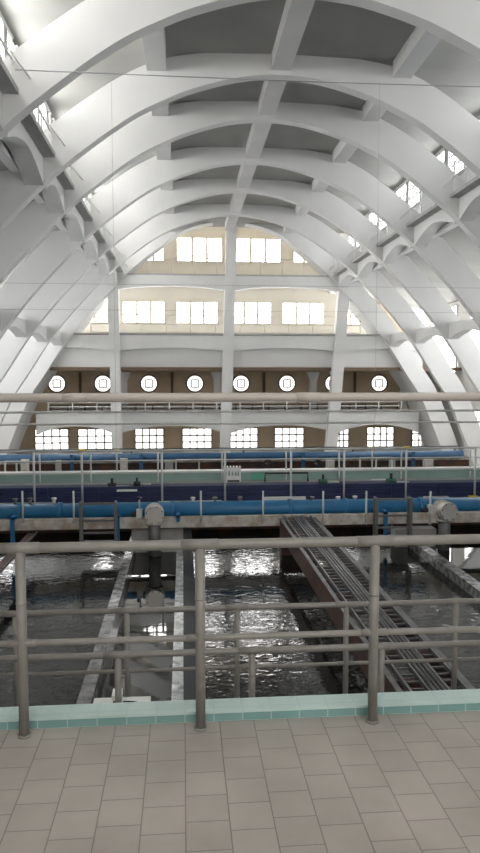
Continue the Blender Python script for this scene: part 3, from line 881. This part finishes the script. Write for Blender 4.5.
# white lines fixed on the teal / navy
small('white_bar', 'short white bar on the teal wall at the left edge', 'bar', 17, 485.5, 21, 1.6, 19.45, 'white', 0.1)
small('white_bar', 'short white bar on the teal wall above the calm channel', 'bar', 198, 483, 21, 1.8, 19.45, 'white', 0.1)
small('white_bar', 'short white bar on the trough left of the left outlet', 'bar', 127, 490.5, 20, 1.6, 18.5, 'white', 0.1)
small('white_bar', 'short white bar on the teal wall right of the middle', 'bar', 379, 480, 16, 1.8, 19.45, 'white', 0.1)
small('green_panel', 'bright green panel on the teal wall beside the ribbed white cover', 'panel', 257, 476.5, 13, 6, 19.57, 'panelgreen', 0.08)
t = thing('ribbed_cover', 'white ribbed cover standing at the teal wall in the middle', 'cover', (at(232, 475, 19.45).x, 19.45, zn1))
p = at(232, 481, 19.45)
MB().box(p.x - 0.24, p.x + 0.24, 19.3, 19.54, zn1, at(232, 475.5, 19.45).z).build('box', 'white', t)
MB().box(p.x - 0.14, p.x + 0.2, 19.28, 19.3, p.z, p.z + 0.05).build('slot', 'black', t)
for i in range(6):
    x = p.x - 0.22 + i * 0.088
    MB().box(x - 0.022, x + 0.022, 19.3, 19.5, at(232, 475.5, 19.45).z, at(232, 466, 19.45).z).build('rib', 'white', t)
MB().box(p.x - 0.24, p.x + 0.24, 19.44, 19.5, at(232, 470, 19.45).z, at(232, 468, 19.45).z).build('rib_bar', 'white', t)
a, c = at(265, 490, 19.3), at(308, 472.8, 19.3)
b = MB().tube([(a.x, 19.3, zn1), (a.x, 19.3, c.z), (c.x, 19.3, c.z), (c.x, 19.3, zn1)], 0.025, 8)
tag(b.build('hoop_rail', 'black'), 'dark hoop-shaped rail before the teal wall in the middle', 'hoop rail')

# steel crossing pipes above the pipe gallery
for i, (py, r, w) in enumerate([(411.5, 0.034, 'upper'), (423.3, 0.030, 'lower')]):
    p = at(240, py, 20.6)
    b = MB().tube([(AX - 14.0, 20.6, p.z), (AX + 14.0, 20.6, p.z)], r, 10)
    tag(b.build('cross_pipe', 'rail2'), f'{w} of two slim pale pipes crossing the hall before the far arches', 'pipe', 'slim crossing pipes')

# ------------------------------------------------------------------ second pipe gallery, farther back
b = MB().box(-9.9, 15.2, 20.3, 29.6, WZ - 0.05, WZ)
tag(b.build('basin_water', 'water', loc=(0, 20, WZ - 0.05)), 'dark water beyond the teal parapet', 'water', kind='stuff')
YB = 29.9
p1, p2 = at(240, 452.5, YB).z, at(240, 460.3, YB).z
t = thing('blue_pipe', 'second blue pipe farther back beyond the teal parapet', 'pipe', (2, YB, p2))
MB().tube([(AX - 10.5, YB, (p1 + p2) / 2), (AX + 9.8, YB, (p1 + p2) / 2)], (p1 - p2) / 2, 20).build('pipe', 'farblue', t)
for px in (72, 141, 303, 413):
    x = at(px, 462, YB - 0.2).x
    MB().box(x - 0.07, x + 0.07, YB - 0.28, YB - 0.18, WZ - 0.3, p1).build('support_leg', 'farblue', t)
t = thing('tank_wall', 'dark brown tank wall under the second blue pipe', 'wall', (2, 30.3, GROUND))
MB().box(AX - 10.8, AX + 10.2, 30.1, 30.5, GROUND, at(240, 459, 30.1).z).build('wall', 'rust', t)
MB().box(AX - 10.8, AX + 10.2, 30.05, 30.5, at(240, 461.8, 30.1).z, at(240, 460.5, 30.1).z).build('coping', 'ledge', t)
z = at(240, 448.5, 30.8).z
b = MB().tube([(AX - 11.0, 30.8, z), (AX + 10.0, 30.8, z)], 0.05, 8)
for x in (AX - 10.8, AX - 5, AX, AX + 5, AX + 9.8):
    b.tube([(x, 30.8, GROUND), (x, 30.8, z)], 0.04, 6)
tag(b.build('black_handrail', 'black'), 'thin black handrail behind the second blue pipe', 'handrail')
for i, (px, w, h, m, nm_) in enumerate([(25, 7, 11, 'ledge', 'pale block'), (58.5, 5, 9, 'concrete', 'grey block'), (124, 7, 13, 'ledge', 'pale block'), (169, 8, 8, 'concrete', 'grey block'), (330, 8, 10, 'ledge', 'pale block'), (392, 5, 10, 'concrete', 'grey block'), (428, 9, 12, 'ledge', 'pale block')]):
    o = small('concrete_pier', f'{nm_} under the second blue pipe, {ORD[i]} from the left', 'pier', px, 465, w, h, 29.4, m, 0.3, WZ - 0.3, 'piers under the second blue pipe')
def gate(label, pa, pb, Y=28.6):
    xa, xb = at(pa, 465, Y).x, at(pb, 465, Y).x
    zt, zb = at(240, 458.5, Y).z, WZ - 0.1
    t = thing('sluice_gate', label, 'gate', ((xa + xb) / 2, Y, zb), 'thin frames in the far basin')
    MB().box(xa, xb, Y - 0.03, Y + 0.03, zt - 0.05, zt).build('head', 'thin', t)
    for x in (xa, (xa + xb) / 2, xb):
        MB().box(x - 0.03, x + 0.03, Y - 0.03, Y + 0.03, zb, zt - 0.05).build('leg', 'thin', t)
gate('thin grey frame in the far basin left of the middle column', 176, 222)
gate('thin grey frame in the far basin at the left', 5, 28)
gate('thin grey frame in the far basin right of the leaning column', 360, 392)
for i, px in enumerate([268, 318]):
    p = at(px, 465, 29.2)
    t = thing('gate_valve', f'dark handwheel valve under the second blue pipe, {"left" if i == 0 else "right"} of its middle support', 'valve', (p.x, 29.2, p.z - 0.2))
    pts = [(p.x + 0.2 * math.cos(a), 29.2, p.z + 0.2 * math.sin(a)) for a in [k * math.pi / 8 for k in range(17)]]
    MB().tube(pts, 0.03, 6, caps=False).build('rim', 'black', t)
    for k in range(2):
        a = k * math.pi / 2 + 0.4
        MB().tube([(p.x - 0.2 * math.cos(a), 29.2, p.z - 0.2 * math.sin(a)), (p.x + 0.2 * math.cos(a), 29.2, p.z + 0.2 * math.sin(a))], 0.02, 6).build('spoke', 'black', t)
    MB().tube([(p.x, 29.2, p.z), (p.x, 29.95, p.z)], 0.04, 8).build('stem', 'dsteel', t)

# ------------------------------------------------------------------ wires
YWR = 14.6
def wire(label, pts, r=0.007):
    tag(MB().tube(pts, r, 6).build('cable', 'wire'), label, 'cable', 'thin wires across the hall')
zc = at(240, 77.8, YWR).z
wire('thin dark cable crossing high under the nearest arch', [(AX - 6.0, YWR, zc), (AX, YWR, zc - 0.03), (AX + 6.0, YWR, zc)], 0.011)
for px, w in ((113, 'left'), (378, 'right')):
    x = at(px, 200, YWR).x
    wire(f'{w} hanging wire dropping from the high cable', [(x, YWR, at(px, 450, YWR).z), (x, YWR, zc)], 0.003)
z = at(240, 285.5, YWR).z
wire('thin level wire crossing below the end arch, higher of two', [(AX - 14.0, YWR, z), (AX + 14.0, YWR, z)], 0.0035)
z = at(240, 311, YWR).z
wire('thin level wire crossing below the end arch, lower of two', [(AX - 14.0, YWR, z), (AX + 14.0, YWR, z)], 0.0035)

# ------------------------------------------------------------------ world and view
w = bpy.data.worlds.new('world')
SC.world = w
w.use_nodes = True
nt = w.node_tree
bg = nt.nodes['Background']
sky = nt.nodes.new('ShaderNodeTexSky')
sky.sky_type = 'HOSEK_WILKIE'
sky.turbidity = 6
nt.links.new(sky.outputs[0], bg.inputs['Color'])
bg.inputs['Strength'].default_value = 0.6
SC.view_settings.view_transform = 'Standard'
SC.view_settings.look = 'None'
SC.view_settings.gamma = 1.0
SC.view_settings.use_curve_mapping = False
SC.view_settings.exposure = 0.34
cy = SC.cycles
cy.max_bounces = 8
cy.diffuse_bounces = 6
cy.glossy_bounces = 4
cy.sample_clamp_indirect = 6.0
cy.use_denoising = True
